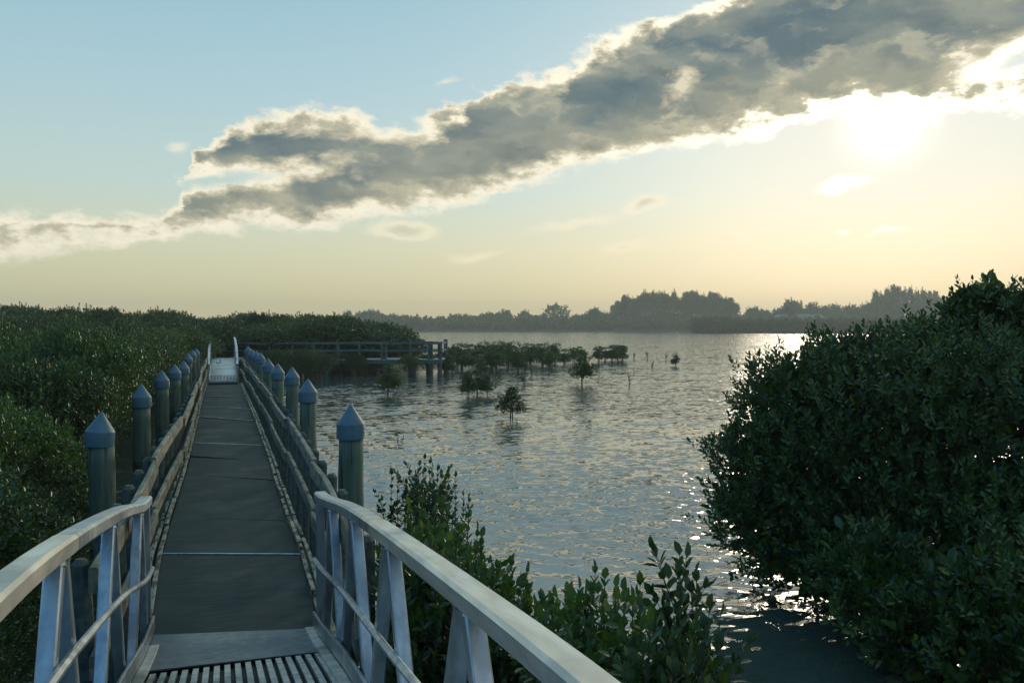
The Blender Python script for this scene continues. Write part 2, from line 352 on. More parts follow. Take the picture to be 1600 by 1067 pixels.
def trunk_mb(rng, lobes, H, r0=.05, stems=3, foot=(0, 0), spread=.25, seg=7, k=None):
    mb = MB()
    L = list(lobes); rng.shuffle(L)
    for i in range(stems):
        fx, fy = foot[0]+rng.uniform(-spread, spread), foot[1]+rng.uniform(-spread, spread)
        mx, my = fx*.6+rng.uniform(-.1, .1), fy*.6+rng.uniform(-.1, .1); hz = H*rng.uniform(.25, .38)
        mb.tube([(fx, fy, -.15), (fx*.8+mx*.2, fy*.8+my*.2, hz*.5), (mx, my, hz)], [r0*1.2, r0*.95, r0*.8], seg)
        for lb in L[i::stems][:(k or 9)]:
            a = Vector((mx, my, hz)); b = Vector((lb[0], lb[1], lb[2]+lb[4]*.3))
            m1 = a.lerp(b, .4)+Vector((rng.uniform(-.06, .06), rng.uniform(-.06, .06), -.04*H)); m2 = a.lerp(b, .75)+Vector((rng.uniform(-.06, .06), rng.uniform(-.06, .06), .02))
            mb.tube([a, m1, m2, b], [r0*.6, r0*.42, r0*.28, r0*.1], 5)
    return mb
def make_tree(name, label, cat, group, mesh, lobes, loc, H, seed, r0=.05, stems=3, leafname='crown', k=None, spread=.25, barkmat='bark'):
    t = empty(name, loc, label, cat, group)
    c = bpy.data.objects.new(leafname, mesh); C.objects.link(c); c.parent = t
    mb = trunk_mb(np.random.default_rng(seed), lobes, H, r0, stems, k=k, spread=spread)
    me = bpy.data.meshes.new('trunk'); me.from_pydata(mb.v, [], mb.f); me.materials.append(M[barkmat]); me.update()
    o = bpy.data.objects.new('trunk', me); C.objects.link(o); o.parent = t
    return t
def copy_thing(t, loc, rz=0, s=(1, 1, 1), label=None, group=None):
    r = t.copy(); C.objects.link(r); r.location = loc; r.rotation_euler = (0, 0, rz); r.scale = s
    if label: r['label'] = label
    if group: r['group'] = group
    for ch in list(t.children):
        c = ch.copy(); C.objects.link(c); c.parent = r
        for h in ch.children:
            d = h.copy(); C.objects.link(d); d.parent = c
    return r

# ------------------------------------------------------------------ water: one sheet with real ripples, finer towards the walkway end
def wave_height(x, y, step):
    rng = np.random.default_rng(11); h = np.zeros_like(x); wind = math.radians(118)
    wx = x+.35*np.sin(y*.31+1.3)+.22*np.sin(x*.43+y*.27); wy = y+.35*np.sin(x*.29+.4)+.22*np.sin(y*.53-x*.21)
    patch = .78+.34*np.sin(x*.11+y*.07+1)*np.sin(y*.093-x*.05)+.14*np.sin(x*.37+.5*y)
    for i in range(40):
        lam = .10*(1.046**i)*rng.uniform(.92, 1.08)
        th = (math.radians(60) if i % 3 else math.radians(104))+rng.normal()*.30; kx, ky = math.cos(th)*2*math.pi/lam, math.sin(th)*2*math.pi/lam
        amp = .0058*lam**.85*rng.uniform(.6, 1.2)
        att = np.clip((lam/np.maximum(step, 1e-3)-2.0)/2.0, 0, 1)
        ph = kx*wx+ky*wy+rng.uniform(0, 6.28)
        s = np.sin(ph); h += amp*att*(s+.28*np.cos(2*ph)*-1)
    near = np.clip((np.hypot(x-1.5, y-1)-3)/7, .28, 1)
    return h*patch*near
def build_water():
    R = [2.0]
    while R[-1] < 900:
        r = R[-1]; R.append(r+max(.045, min(r*r/(F*.64*HC)*.62, r*.02 if r > 250 else 1e9)))
    R.append(1000.)
    R = np.array(R)
    A = np.concatenate([np.linspace(-180, -22, 60, endpoint=False), np.linspace(-22, 62, 1500, endpoint=False), np.linspace(62, 180, 60, endpoint=False)])
    A = np.radians(A); nr, na = len(R), len(A)
    rr, aa = np.meshgrid(R, A, indexing='ij'); x = rr*np.sin(aa); y = rr*np.cos(aa)
    dr = np.gradient(R)[:, None]; da = rr*np.gradient(A)[None]
    z = wave_height(x, y, np.maximum(dr*.8, da))
    z *= np.clip((400-rr)/200, 0, 1)
    V = np.stack([x, y, z], -1).reshape(-1, 3); V = np.concatenate([V, [[0, 0, 0]]])
    i = np.arange(nr-1)[:, None]*na; j = np.arange(na)[None]; j2 = (j+1) % na
    Q = np.stack([i+j, i+j2, i+na+j2, i+na+j], -1).reshape(-1, 4)[:, ::-1]
    T = np.stack([np.full(na, len(V)-1), (np.arange(na)+1) % na, np.arange(na)], -1)[:, ::-1]
    me = bpy.data.meshes.new('water'); me.vertices.add(len(V)); me.vertices.foreach_set('co', V.reshape(-1).astype(np.float32))
    idx = np.concatenate([Q.reshape(-1), T.reshape(-1)]); me.loops.add(len(idx)); me.loops.foreach_set('vertex_index', idx.astype(np.int32))
    nq, nt = len(Q), len(T); me.polygons.add(nq+nt)
    me.polygons.foreach_set('loop_start', np.concatenate([np.arange(nq)*4, nq*4+np.arange(nt)*3]).astype(np.int32))
    me.polygons.foreach_set('loop_total', np.concatenate([np.full(nq, 4), np.full(nt, 3)]).astype(np.int32))
    me.polygons.foreach_set('use_smooth', [True]*(nq+nt)); me.update(calc_edges=True)
    m, gg, pr, co, out = material('estuary_water')
    pr.inputs['Base Color'].default_value = (.06, .085, .07, 1); pr.inputs['Roughness'].default_value = .05; pr.inputs['IOR'].default_value = 3.1
    pos = gg.n('ShaderNodeNewGeometry').outputs['Position']
    rot = gg.n('ShaderNodeMapping'); gg.put(rot.inputs[0], pos); rot.inputs['Rotation'].default_value = (0, 0, math.radians(28)); rot.inputs['Scale'].default_value = (.55, 1.3, 1)
    nrm_ = gg.n('ShaderNodeNewGeometry').outputs['Normal']; acc = nrm_
    for sc__, k_, dt in ((9.0, .28, 2), (3.6, .24, 2), (1.2, .11, 2), (.16, .045, 3)):
        nz = gg.n('ShaderNodeTexNoise'); gg.put(nz.inputs['Vector'], rot.outputs[0]); nz.inputs['Scale'].default_value = sc__; nz.inputs['Detail'].default_value = dt
        acc = gg.v('ADD', acc, gg.v('MULTIPLY', gg.v('SUBTRACT', nz.outputs[1], (.5, .5, .5)), (k_*1.5, k_*1.8, 0)))
    gg.put(pr.inputs['Normal'], gg.v('NORMALIZE', acc))
    me.materials.append(m); o = bpy.data.objects.new('water', me); C.objects.link(o); tag(o, kind='structure')
build_water()

# ------------------------------------------------------------------ floating walkway
DZ = .40
LE = [(5.0, -.52), (6.8, -.53), (9.3, -.60), (11.1, -.60), (14.2, -.57), (16.2, -.56), (23., -.59), (30, -.60), (36.3, -.60), (44, -.6)]
RE = [(5.0, .68), (6.5, .69), (8.8, .73), (10.4, .71), (13.2, .72), (15, .74), (21.7, .74), (28, .70), (35.8, .66), (44, .64)]
def interp(T, y): return float(np.interp(y, [a for a, b in T], [b for a, b in T]))
walk = empty('floating_walkway', (0, 5, DZ), 'long narrow floating timber walkway with dark deck and low wooden handrails on both sides', 'walkway')
seams = [(5.0, 5.0), (9.29, 8.79), (11.06, 10.4), (14.22, 13.2), (16.16, 15.04), (19.6, 18.4), (23.12, 21.72), (26.03, 24.8), (30., 29.), (34., 33.), (37.5, 36.6)]
for i in range(len(seams)-1):
    (l0, r0), (l1, r1) = seams[i], seams[i+1]; gp = .012
    if i > 0: l0 += gp; r0 += gp
    dz = [0, 0, .0, .004, .012, 0, .006, 0, .004, 0][i]; z = DZ+dz
    tilt = [0, .0, .004, .012, -.004, .006, 0, .004, 0, 0][i]
    vt = [(interp(LE, l0), l0, z-tilt), (interp(RE, r0), r0, z+tilt), (interp(RE, r1), r1, z+tilt), (interp(LE, l1), l1, z-tilt)]
    mb = MB().add(vt+[(x, y, zz-.05) for x, y, zz in vt], [(0,1,2,3),(7,6,5,4),(0,4,5,1),(1,5,6,2),(2,6,7,3),(3,7,4,0)])
    mb.build('deck_panel', M['deck'], walk)
MB().sweep([(-.62, 9.3, DZ+.004), (.76, 8.8, DZ+.004)], .022, .018, .004).build('metal_strip', M['alu'], walk)
for l_, r_2 in ((18.0, 17.1), (23.12, 21.72), (26.03, 24.8), (30., 29.)): MB().sweep([(-.58, l_, DZ+.012), (.72, r_2, DZ+.016)], .03, .016, .004).build('metal_strip', M['alu'], walk)
hull = MB(); ys = np.linspace(5.0, 37.5, 26)
for a, b in zip(ys[:-1], ys[1:]):
    vt = [(interp(LE, a)-.1, a, DZ-.055), (interp(RE, a)+.1, a, DZ-.055), (interp(RE, b)+.1, b, DZ-.055), (interp(LE, b)-.1, b, DZ-.055)]
    hull.add(vt+[(x, y, -.3) for x, y, _ in vt], [(0,1,2,3),(0,4,5,1),(1,5,6,2),(2,6,7,3),(3,7,4,0)])
hull.build('float_hull', M['black'], walk)
# kerbs: two lines of short flaking boards on each side
for side, T in ((-1, LE), (1, RE)):
    for off, hh in ((.035, .05), (.10, .035)):
        y = 5.0; kb = MB()
        while y < 36.5:
            ln = random.choice((.25, .4, .7, 1.1, 1.6)); y1 = min(36.8, y+ln); n = max(2, int((y1-y)/.3)+1)
            xo = side*(off+random.uniform(-.006, .006)); hq = hh*random.choice((1, 1, .7, .45))
            pth = [(interp(T, yy)+xo, yy, DZ+hq/2+.004) for yy in np.linspace(y, y1-random.choice((.006, .02, .09)), n)]
            kb.sweep(pth, .046*random.uniform(.8, 1), hq, .005, jit=.004); y = y1
        kb.build('kerb', M['kerb'], walk)
RLt = [(4.9, -.66), (8.7, -.62), (10.4, -.58), (12.8, -.53), (15.9, -.53), (19.7, -.54), (28.3, -.58), (37, -.60)]
RRt = [(4.6, .72), (7, .80), (8.1, .80), (13.4, .84), (19.3, .81), (31.8, .72), (37, .68)]
for side, T in ((-1, RLt), (1, RRt)):
    y = 4.9 if side < 0 else 4.7; k = 0
    while y < 36.6:                                      # planks of the top and middle rails
        y1 = min(36.9, y+(3.9 if k else (3.8 if side < 0 else 3.4)))
        sg = .035*math.sin(k*1.7+side)
        pa = [(interp(T, yy)+.02*(k % 2)*side, yy, DZ+1.0+sg*math.sin(math.pi*(yy-y)/(y1-y))+(.025 if k % 2 else 0)) for yy in np.linspace(y, y1-.02, 14)]
        MB().sweep(pa, .048, .14, .008, jit=.002).build('top_rail', M['railtop'], walk)
        pb = [(a+.0, b, c-.47) for a, b, c in pa]
        MB().sweep(pb, .045, .13, .008, jit=.002).build('mid_rail', M['railtop'], walk)
        y = y1; k += 1
    yy = 5.15
    while yy < 36.8:
        x = interp(T, yy)+side*.10; s_ = .046; c = .025; z1 = DZ+1.06; lx = interp(LE if side < 0 else RE, yy)+side*.16
        vs = []
        for (zz, hs, cx) in ((.15, s_, lx), (z1-.03, s_, x), (z1, s_-.022, x)):
            for a, b in ((-1,-.4),(-.4,-1),(.4,-1),(1,-.4),(1,.4),(.4,1),(-.4,1),(-1,.4)): vs.append((cx+a*hs, yy+b*hs, zz))
        fs = [(r*8+i, r*8+(i+1) % 8, r*8+8+(i+1) % 8, r*8+8+i) for r in range(2) for i in range(8)]+[tuple(range(16, 24))]
        MB().add(vs, fs).build('post', M['timber'], walk); yy += .76
# ------------------------------------------------------------------ mooring piles
PL = [(158,641),(221,599),(253,578),(273,568),(287,563),(294,551),(301,546),(306.5,543.5),(310.5,541)]
PR = [(548,630),(481,591),(456.5,572.6),(434,567),(419,559),(407,550),(400.5,547),(394,545),(387.5,540)]
ORD = ['nearest', 'second', 'third', 'fourth', 'fifth', 'sixth', 'seventh', 'eighth', 'farthest']
def pile(x, y, ztop, label, grp, lean=0.):
    t = empty('mooring_pile', (x, y, 0), label, 'pile', grp)
    r = .128; n = 9; pth = [(x+lean*(k/(n-1)-1)*.1+.004*math.sin(k*2+x*9), y+.004*math.cos(k*3+y), -.3+(ztop-.33+.3)*k/(n-1)) for k in range(n)]
    MB().tube(pth, [r*(1.06-.06*k/(n-1))*(1+.012*math.sin(k*5+y)) for k in range(n)], 28).build('shaft', M['pile'], t, True)
    seg = 32; vs = []; zs = [(ztop-.37, .146), (ztop-.37+.012, .150), (ztop-.215, .146), (ztop-.205, .141), (ztop-.012, .010), (ztop, .001)]
    for zz, rr in zs:
        for k in range(seg):
            a = 2*math.pi*k/seg; vs.append((x+rr*math.cos(a), y+rr*math.sin(a), zz))
    fs = [(i*seg+k, i*seg+(k+1) % seg, (i+1)*seg+(k+1) % seg, (i+1)*seg+k) for i in range(len(zs)-1) for k in range(seg)]
    fs.append(tuple(range(len(zs)*seg-seg, len(zs)*seg)))
    cp = MB().add(vs, fs).build('cap', M['cap'], t)
    cp.data.polygons.foreach_set('use_smooth', [True]*len(cp.data.polygons)); cp.data.set_sharp_from_angle(angle=math.radians(20))
    return t, cp
for i, (px, py) in enumerate(PL):
    x, y = on_z(px, py, HC-.88)
    rr = random.uniform(-.25, .25); t, cp = pile(x, y, HC-.88, f'{ORD[i]} round green pile with grey cone cap on the thicket side of the walkway', 'piles along the thicket side', rr)
    if i == 0: cp.rotation_euler = (0, math.radians(5), 0); cp.location = (-.155+.0, 0, 0)
for i, (px, py) in enumerate(PR):
    x, y = on_z(px, py, HC-.80)
    pile(x, y, HC-.80, f'{ORD[i]} round green pile with grey cone cap on the open water side of the walkway', 'piles along the water side')

# ------------------------------------------------------------------ gangways (arched aluminium ramps)
def spl(T, y): 
    ys_ = np.array([a for a, b in T]); zs_ = np.array([b for a, b in T])
    return float(np.mean([np.interp(y+o_, ys_, zs_) for o_ in np.linspace(-.42, .42, 9)]))
def gangway(root, ys, xl, xr, floor, railL, railR, midL, midR, kickT, apexes, plate_len, fine):
    yend = ys[-1]
    for side, X, RT, MT in ((-1, xl, railL, midL), (1, xr, railR, midR)):
        ye = yend[0] if side < 0 else yend[1]
        yy = np.linspace(ys[0], ye, 44)
        yj = 3.45 if side < 0 else 3.9                     # rail changes material here: a paler, warmer near length, then a duller curved end
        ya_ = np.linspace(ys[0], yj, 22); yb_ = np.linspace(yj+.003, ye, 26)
        MB().sweep([(X, y, spl(RT, y)-.035) for y in ya_], .096, .070, .012).build('top_rail', M['alu_pale'], root, False)
        MB().sweep([(X, y, spl(RT, y)-.035) for y in yb_], .094, .068, .012).build('top_rail', M['alu'], root, False)
        MB().sweep([(X-side*.045, y, spl(MT, y)-.015) for y in yy], .035, .035, .012).build('mid_rail', M['alu'], root)
        MB().sweep([(X-side*.05, y, spl(kickT, y)) for y in yy], .02, .10, .005).build('kick_rail', M['alu'], root)
        MB().sweep([(X-side*.0, y, spl(floor, y)-.07) for y in yy], .06, .12, .008).build('bottom_rail', M['dirt_alu'], root)
        MB().sweep([(X, ye, spl(RT, ye)-.04), (X, ye, spl(floor, ye)-.04)], .06, .06, .006, up=Vector((0,1,0))).build('end_post', M['alu'], root)
        A = apexes[0 if side < 0 else 1]
        for ya in A:
            for dy in (-.52, .42):
                yb = ya+dy
                if side < 0 and yb > yend[0]-.05: yb = yend[0]-.06
                if side > 0 and yb > yend[1]-.05: yb = yend[1]-.06
                zt = spl(RT, ya)-.075; zb = spl(floor, yb)-.03
                a = Vector((X, ya+(.035 if dy > 0 else -.035), zt)); b = Vector((X, yb, zb))
                MB().sweep([a, b], .060, .060, .006, up=Vector((0, 1, 0))).sweep([a+Vector((0, 0, .004)), a.lerp(b, .012)], .072, .072, .012, up=Vector((0, 1, 0))).build('brace', M['alu'], root)
near = empty('gangway', (0, 0, .4), 'near arched aluminium gangway with wide flat handrails where the photo is taken from', 'gangway', 'gangways')
FLR = [(-2.5, 1.12), (0, 1.12), (2, 1.06), (3.5, .97), (4.4, .86), (5.2, .70), (6.0, .52), (6.9, .40)]
RLn = [(-2.5, 2.17), (0, 2.17), (1.2, 2.15), (2.47, 2.09), (2.85, 2.05), (3.39, 1.99), (4.19, 1.88), (5.0, 1.76), (5.6, 1.66), (6.2, 1.54), (6.6, 1.48), (6.9, 1.46)]
RRn = [(-2.5, 2.12), (0, 2.12), (1.4, 2.07), (2.0, 2.02), (2.6, 1.965), (3.7, 1.86), (4.7, 1.75), (5.3, 1.66), (5.9, 1.56), (6.3, 1.51), (6.6, 1.49)]
MLn = [(-2.5, 1.8), (0, 1.8), (2.0, 1.74), (2.9, 1.66), (3.4, 1.58), (4.9, 1.32), (6.0, 1.06), (6.5, .95), (6.9, .92)]
MRn = [(-2.5, 1.8), (0, 1.78), (2, 1.62), (3.1, 1.46), (3.7, 1.38), (4.8, 1.25), (5.6, 1.12), (6.1, 1.03), (6.6, .99)]
KN = [(y, z+.085) for y, z in FLR]
gangway(near, [-2.2, (6.85, 6.4)], -.56, .69, FLR, RLn, RRn, MLn, MRn, KN, [(6.25, 4.75, 3.3, 1.9, .5), (5.65, 4.65, 3.6, 2.38, 1.2)], .9, True)
def zf(y): return spl(FLR, y)
# floor: smooth hinged plate at the end, slotted tread above it
pl = MB()
yl, yr = 6.76, 6.38
n = 8
for k in range(n):
    t0, t1 = k/n, (k+1)/n
    L0, R0 = yl+(5.56-yl)*t0, yr+(5.46-yr)*t0; L1, R1 = yl+(5.56-yl)*t1, yr+(5.46-yr)*t1
    a = [(-.515, L0, zf(L0)+.012), (.645, R0, zf(R0)+.012), (.645, R1, zf(R1)+.012), (-.515, L1, zf(L1)+.012)]
    pl.add(a+[(x, y, z-.01) for x, y, z in a], [(3,2,1,0),(4,5,6,7),(0,1,5,4),(1,2,6,5),(2,3,7,6),(3,0,4,7)])
pl.build('hinged_plate', M['plate'], near)
MB().sweep([(-.53, 6.76, .41), (.66, 6.37, .41)], .025, .02, .006).build('plate_lip', M['alu'], near)
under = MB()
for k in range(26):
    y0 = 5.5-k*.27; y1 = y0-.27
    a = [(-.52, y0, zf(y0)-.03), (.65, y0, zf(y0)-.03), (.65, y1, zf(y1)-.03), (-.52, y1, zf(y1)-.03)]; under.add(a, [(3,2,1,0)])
under.build('gap_sheet', M['black'], near)  # near-black sheet put under the slats as the shade in the gaps
tr = MB()
for i in range(19):
    x = -.49+i*.0611
    y = 5.46
    while y > .4:
        y1 = y-.058
        tr.add([(x, y, zf(y)+.004), (x+.034, y, zf(y)+.004), (x+.034, y1, zf(y1)+.004), (x, y1, zf(y1)+.004), (x, y, zf(y)-.02), (x+.034, y, zf(y)-.02), (x+.034, y1, zf(y1)-.02), (x, y1, zf(y1)-.02)],
               [(3,2,1,0),(0,1,5,4),(1,2,6,5),(2,3,7,6),(3,0,4,7)]); y = y1-.006
tr.build('tread', M['dirt_alu'], near)
for side, X in ((-1, -.56), (1, .69)):
    MB().sweep([(X-side*.085, y, zf(y)+.012) for y in np.linspace(-2, 6.4, 30)], .07, .02, .004).build('side_channel', M['dirt_alu'], near)
# far gangway
far = empty('gangway', (0, 36, .4), 'far small aluminium gangway climbing from the end of the floating walkway', 'gangway', 'gangways')
def farz(y): t = (y-36.2)/9.3; return .52+.62*math.sin(min(1, max(0, t))*math.pi/2)
fy = np.linspace(36.2, 45.5, 24)
for side, X in ((-1, -.56), (1, .57)):
    MB().sweep([(X, y, farz(y)+.55+.5*min(1, .25+(y-36.2)/3)) for y in fy], .09, .07, .01).build('top_rail', M['alu'], far)
    MB().sweep([(X, y, farz(y)+.5) for y in fy], .035, .035, .008).build('mid_rail', M['alu'], far)
    MB().sweep([(X, y, farz(y)+.02) for y in fy], .07, .16, .008).build('bottom_rail', M['alu'], far)
    for y in np.linspace(36.25, 45.4, 8):
        MB().sweep([(X, y, farz(y)+.5+.5*min(1, .25+(y-36.2)/3)), (X, min(45.5, y+.02), farz(y))], .05, .05, .005, up=Vector((0,1,0))).build('brace', M['alu'], far)
fp = MB(); fp2 = MB()
for k in range(23):
    y0, y1 = fy[k], fy[k+1]
    if k > 3:
        a = [(-.53, y0, farz(y0)), (.54, y0, farz(y0)), (.54, y1, farz(y1)), (-.53, y1, farz(y1))]; fp.add(a, [(0,1,2,3)])
for i in range(18):
    x = -.50+i*.058
    for k in range(4): 
        y0, y1 = fy[k], fy[k+1]; fp2.add([(x, y0, farz(y0)), (x+.03, y0, farz(y0)), (x+.03, y1, farz(y1)), (x, y1, farz(y1))], [(0,1,2,3)])
fp2.box(-.55, .56, 36.14, 36.2, .47, .53)
fp.build('floor_plate', M['alu'], far); fp2.build('tread', M['alu'], far)
MB().box(-.56, .57, 36.0, 36.3, .38, .46).build('gap_block', M['black'], far)  # near-black block put in for the shaded gap under the ramp's raised front

# ------------------------------------------------------------------ boardwalk with viewing platform
bw = empty('boardwalk', (6, 47.5, 0), 'raised grey timber boardwalk and viewing platform with post and rail fence over the water', 'boardwalk')
A0 = Vector((.4, 49.6, 0)); A1 = Vector((11.7, 45.7, 0)); dv = (A1-A0).normalized(); nv_ = Vector((-dv.y, dv.x, 0)); BZ = .93
def bp(t, n, z): p = A0+dv*t+nv_*n; return (p.x, p.y, z)
LT = (A1-A0).length
def slab(t0, t1, n0, n1, z0, z1, name, mat):
    c = [bp(t0, n0, z0), bp(t1, n0, z0), bp(t1, n1, z0), bp(t0, n1, z0)]
    return MB().add(c+[(x, y, z1) for x, y, z in c], [(3,2,1,0),(4,5,6,7),(0,1,5,4),(1,2,6,5),(2,3,7,6),(3,0,4,7)]).build(name, mat, bw)
slab(-1.8, LT, 0, 1.9, BZ-.045, BZ, 'deck', M['pale_deck']); slab(LT-3.6, LT, 1.9, 3.3, BZ-.045, BZ-.004, 'deck', M['pale_deck'])
slab(-1.8, LT, .04, .12, BZ-.25, BZ-.047, 'bearer', M['boardwood']); slab(-1.8, LT, 1.75, 1.85, BZ-.25, BZ-.047, 'bearer', M['boardwood'])
c = [(-.7, 45.4), (.75, 45.4), (1.2, 49.9), (-1.4, 50.4)]
MB().add([(x, y, BZ+.11) for x, y in c]+[(x, y, BZ+.05) for x, y in c], [(0,1,2,3),(0,4,5,1),(1,5,6,2),(3,7,4,0)]).build('deck', M['pale_deck'], bw)
def brail(ts, n, big=()):
    for z, h in ((BZ+.90, .10), (BZ+.47, .08)):
        pth = [bp(t, n, z+.012*math.sin(t*2)) for t in np.linspace(ts[0], ts[-1], 12)]
        MB().sweep(pth, .045, h, .006, jit=.004).build('rail', M['boardwood'], bw)
    for i, t in enumerate(ts):
        b = i in big; s_ = .10 if b else .05
        MB().sweep([bp(t, n+.06, -.3 if b else BZ-.28), bp(t, n+.06, BZ+(1.08 if b else .97))], s_*2, s_*2, .01, up=Vector((0,1,0))).build('post', M['boardwood'], bw)
front = [-.6, .9, 2.2, 3.5, 4.7, 6.1, 7.3, 8.55, 10.15, 11.2, LT-.05]
brail(front, -.02, ())
brail([-1.6, 0, 1.6, 3.0, 4.3, 5.6, 6.9, LT-3.6], 1.88, ())
brail([LT-3.6, LT-2.2, LT-.9, LT-.05], 3.28, (1, 3))
for z, h in ((BZ+.90, .10), (BZ+.47, .08)): MB().sweep([bp(LT-.02, 0, z), bp(LT-.02, 3.3, z)], .045, h, .006).build('rail', M['boardwood'], bw)
for t, nn in ((8.7, .2), (10.35, .2), (11.3, .2), (LT-.15, .3), (5.4, .2), (3.2, .2), (.8, .2), (8.7, 1.7), (10.9, 3.0), (5.4, 1.7), (3.2, 1.7)):
    x, y, _ = bp(t, nn, 0); top = BZ+.98 if t > 8.6 and nn < .5 and t != 10.35 else BZ-.05
    MB().tube([(x, y, -.4), (x, y, top)], [.13, .12], 12).build('pile', M['timber'], bw)

# ------------------------------------------------------------------ mangroves
ZG = 0
LEAFR = .075
near_meshes = []
for s_ in range(3):
    me, L = make_crown_mesh('crown', 20+s_, 1.7, 2.3, 17, 5200, .075, M['leaf'], 9, .15, .15, .3); near_meshes.append((me, L))
mid_meshes = []
for s_ in range(3):
    me, L = make_crown_mesh('crown', 30+s_, 2.0, 2.6, 19, 4200, .09, M['leaf'], 8, .18, .2, .2, up=.5); mid_meshes.append((me, L))
far_meshes = []
for s_ in range(3):
    me, L = make_crown_mesh('crown', 40+s_, 2.8, 3.4, 22, 5200, .15, M['leaf'], 7, .22, .2, .15, up=.25); far_meshes.append((me, L))
protos = {}
def bush(kind, i, x, y, sxy, sz, rz, label, group, name='mangrove_bush'):
    key = (kind, i)
    ms = {'near': near_meshes, 'mid': mid_meshes, 'far': far_meshes}[kind]
    if key not in protos:
        me, L = ms[i]
        t = make_tree(name, label, 'mangrove', group, me, L, (x, y, 0), {'near': 2.3, 'mid': 2.6, 'far': 3.4}[kind], 100+i, .05, 3)
        t.scale = (sxy, sxy, sz); t.rotation_euler = (0, 0, rz); protos[key] = t
        return t
    return copy_thing(protos[key], (x, y, 0), rz, (sxy, sxy, sz), label, group)
rb = random.Random(5)
# thicket left of the walkway
GT = 'mangrove bushes of the thicket beside the walkway'
def inview(x, y, r): 
    a = math.degrees(math.atan2(x, y)); m = math.degrees(math.atan2(r, max(1, math.hypot(x, y))))
    return -13.5-m < a < 51+m
cnt = 0
y = 3.2
while y < 40:
    step = 1.9 if y < 14 else 2.3
    x = -2.55-rb.uniform(0, .3)
    while x > -.27*y-4.5:
        if inview(x, y, 2.2):
            kind = 'near' if y < 17 else 'mid'
            base_h = {'near': 2.3, 'mid': 2.6}[kind]
            tgt = 1.25+min(1.05, (y-3)*.075)+(-x-2.5)*.085+rb.uniform(-.22, .25)
            tgt = min(tgt, 2.9)
            bush(kind, rb.randrange(3), x+rb.uniform(-.25, .15), y+rb.uniform(-.4, .4), rb.uniform(.62, .85)*(.9 if kind == 'near' else .85), tgt/base_h, rb.uniform(0, 6.28),
                 'dense glossy green mangrove bush in the thicket left of the walkway', GT); cnt += 1
        x -= step*rb.uniform(.85, 1.1)
    y += step*.85
for y in np.arange(2.4, 11, .95):
    bush('near', rb.randrange(3), -2.05+rb.uniform(-.1, .1), y, rb.uniform(.36, .44), rb.uniform(.95, 1.15)/2.3, rb.uniform(0, 6.28), 'dense glossy green mangrove bush in the thicket left of the walkway', GT); cnt += 1
for (x, y, z_) in [(-1.75, 2.2, .8), (-1.7, 3.1, .75), (-1.62, 3.9, .7), (-1.66, 4.8, .75), (-1.7, 5.7, .8), (-1.72, 6.6, .8), (-1.75, 7.6, .9), (-2.3, 2.2, 1.0), (-2.4, 3.3, 1.1), (-1.7, 8.8, .9)]:
    bush('near', rb.randrange(3), x, y, .3, z_/2.3, rb.uniform(0, 6.28), 'dense glossy green mangrove bush in the thicket left of the walkway', GT); cnt += 1
GB = 'mangrove bushes of the belt behind the boardwalk'
for yb in np.arange(52, 100, 3.6):
    xr_ = yb*math.tan(math.radians(11.6)) - max(0, (yb-66))*.10
    x = xr_-1.2
    while x > -.24*yb-3:
        fr = (xr_-x)/(xr_+.24*yb)
        tgt = 2.55+fr*.5+min(.6, (yb-52)*.02)*(.5+.6*fr)+rb.choice((-.35, -.1, 0, .1, .45))
        if fr < .12: tgt *= .9
        bush('far', rb.randrange(3), x+rb.uniform(-.5, .5), yb+rb.uniform(-.8, .8), rb.uniform(.65, .95), tgt/3.4, rb.uniform(0, 6.28),
             'dark green mangrove bush in the dense belt behind the boardwalk', GB); cnt += 1
        x -= rb.uniform(2.6, 3.4)
for yb in (40.5, 43, 46, 49.5):
    x = -1.9
    while x > -.24*yb-3:
        bush('mid', rb.randrange(3), x, yb+rb.uniform(-.5, .5), rb.uniform(.7, .9), (2.3+rb.uniform(-.2, .3))/2.6, rb.uniform(0, 6.28), 'dense glossy green mangrove bush in the thicket left of the walkway', GT); cnt += 1
        x -= rb.uniform(2.1, 2.7)
# low mangroves in front of and under the boardwalk
for (px, py, h, wd) in [(405, 588, 1.35, .62), (438, 590, 1.4, .7), (470, 596, 1.5, .7), (500, 594, 1.35, .6), (424, 580, 1.6, .8), (530, 586, 1.2, .5), (556, 588, 1.15, .45), (640, 588, 1.1, .42), (585, 582, 1.0, .42), (668, 585, 1.1, .4), (455, 574, 1.7, .8), (515, 572, 1.4, .7), (390, 574, 1.9, .9), (420, 568, 1.9, .9), (485, 582, 1.6, .8), (545, 580, 1.3, .6), (570, 578, 1.2, .6), (605, 578, 1.1, .5), (500, 566, 1.6, .9), (560, 566, 1.5, .9), (610, 564, 1.5, .9), (650, 566, 1.3, .7), (690, 582, 1.1, .45)]:
    x, y = on_z(px, py, 0)
    bush('mid', rb.randrange(3), x, y, wd*.75, h/2.6, rb.uniform(0, 6.28), 'low dark mangrove growing at the foot of the boardwalk', 'low mangroves along the boardwalk'); cnt += 1
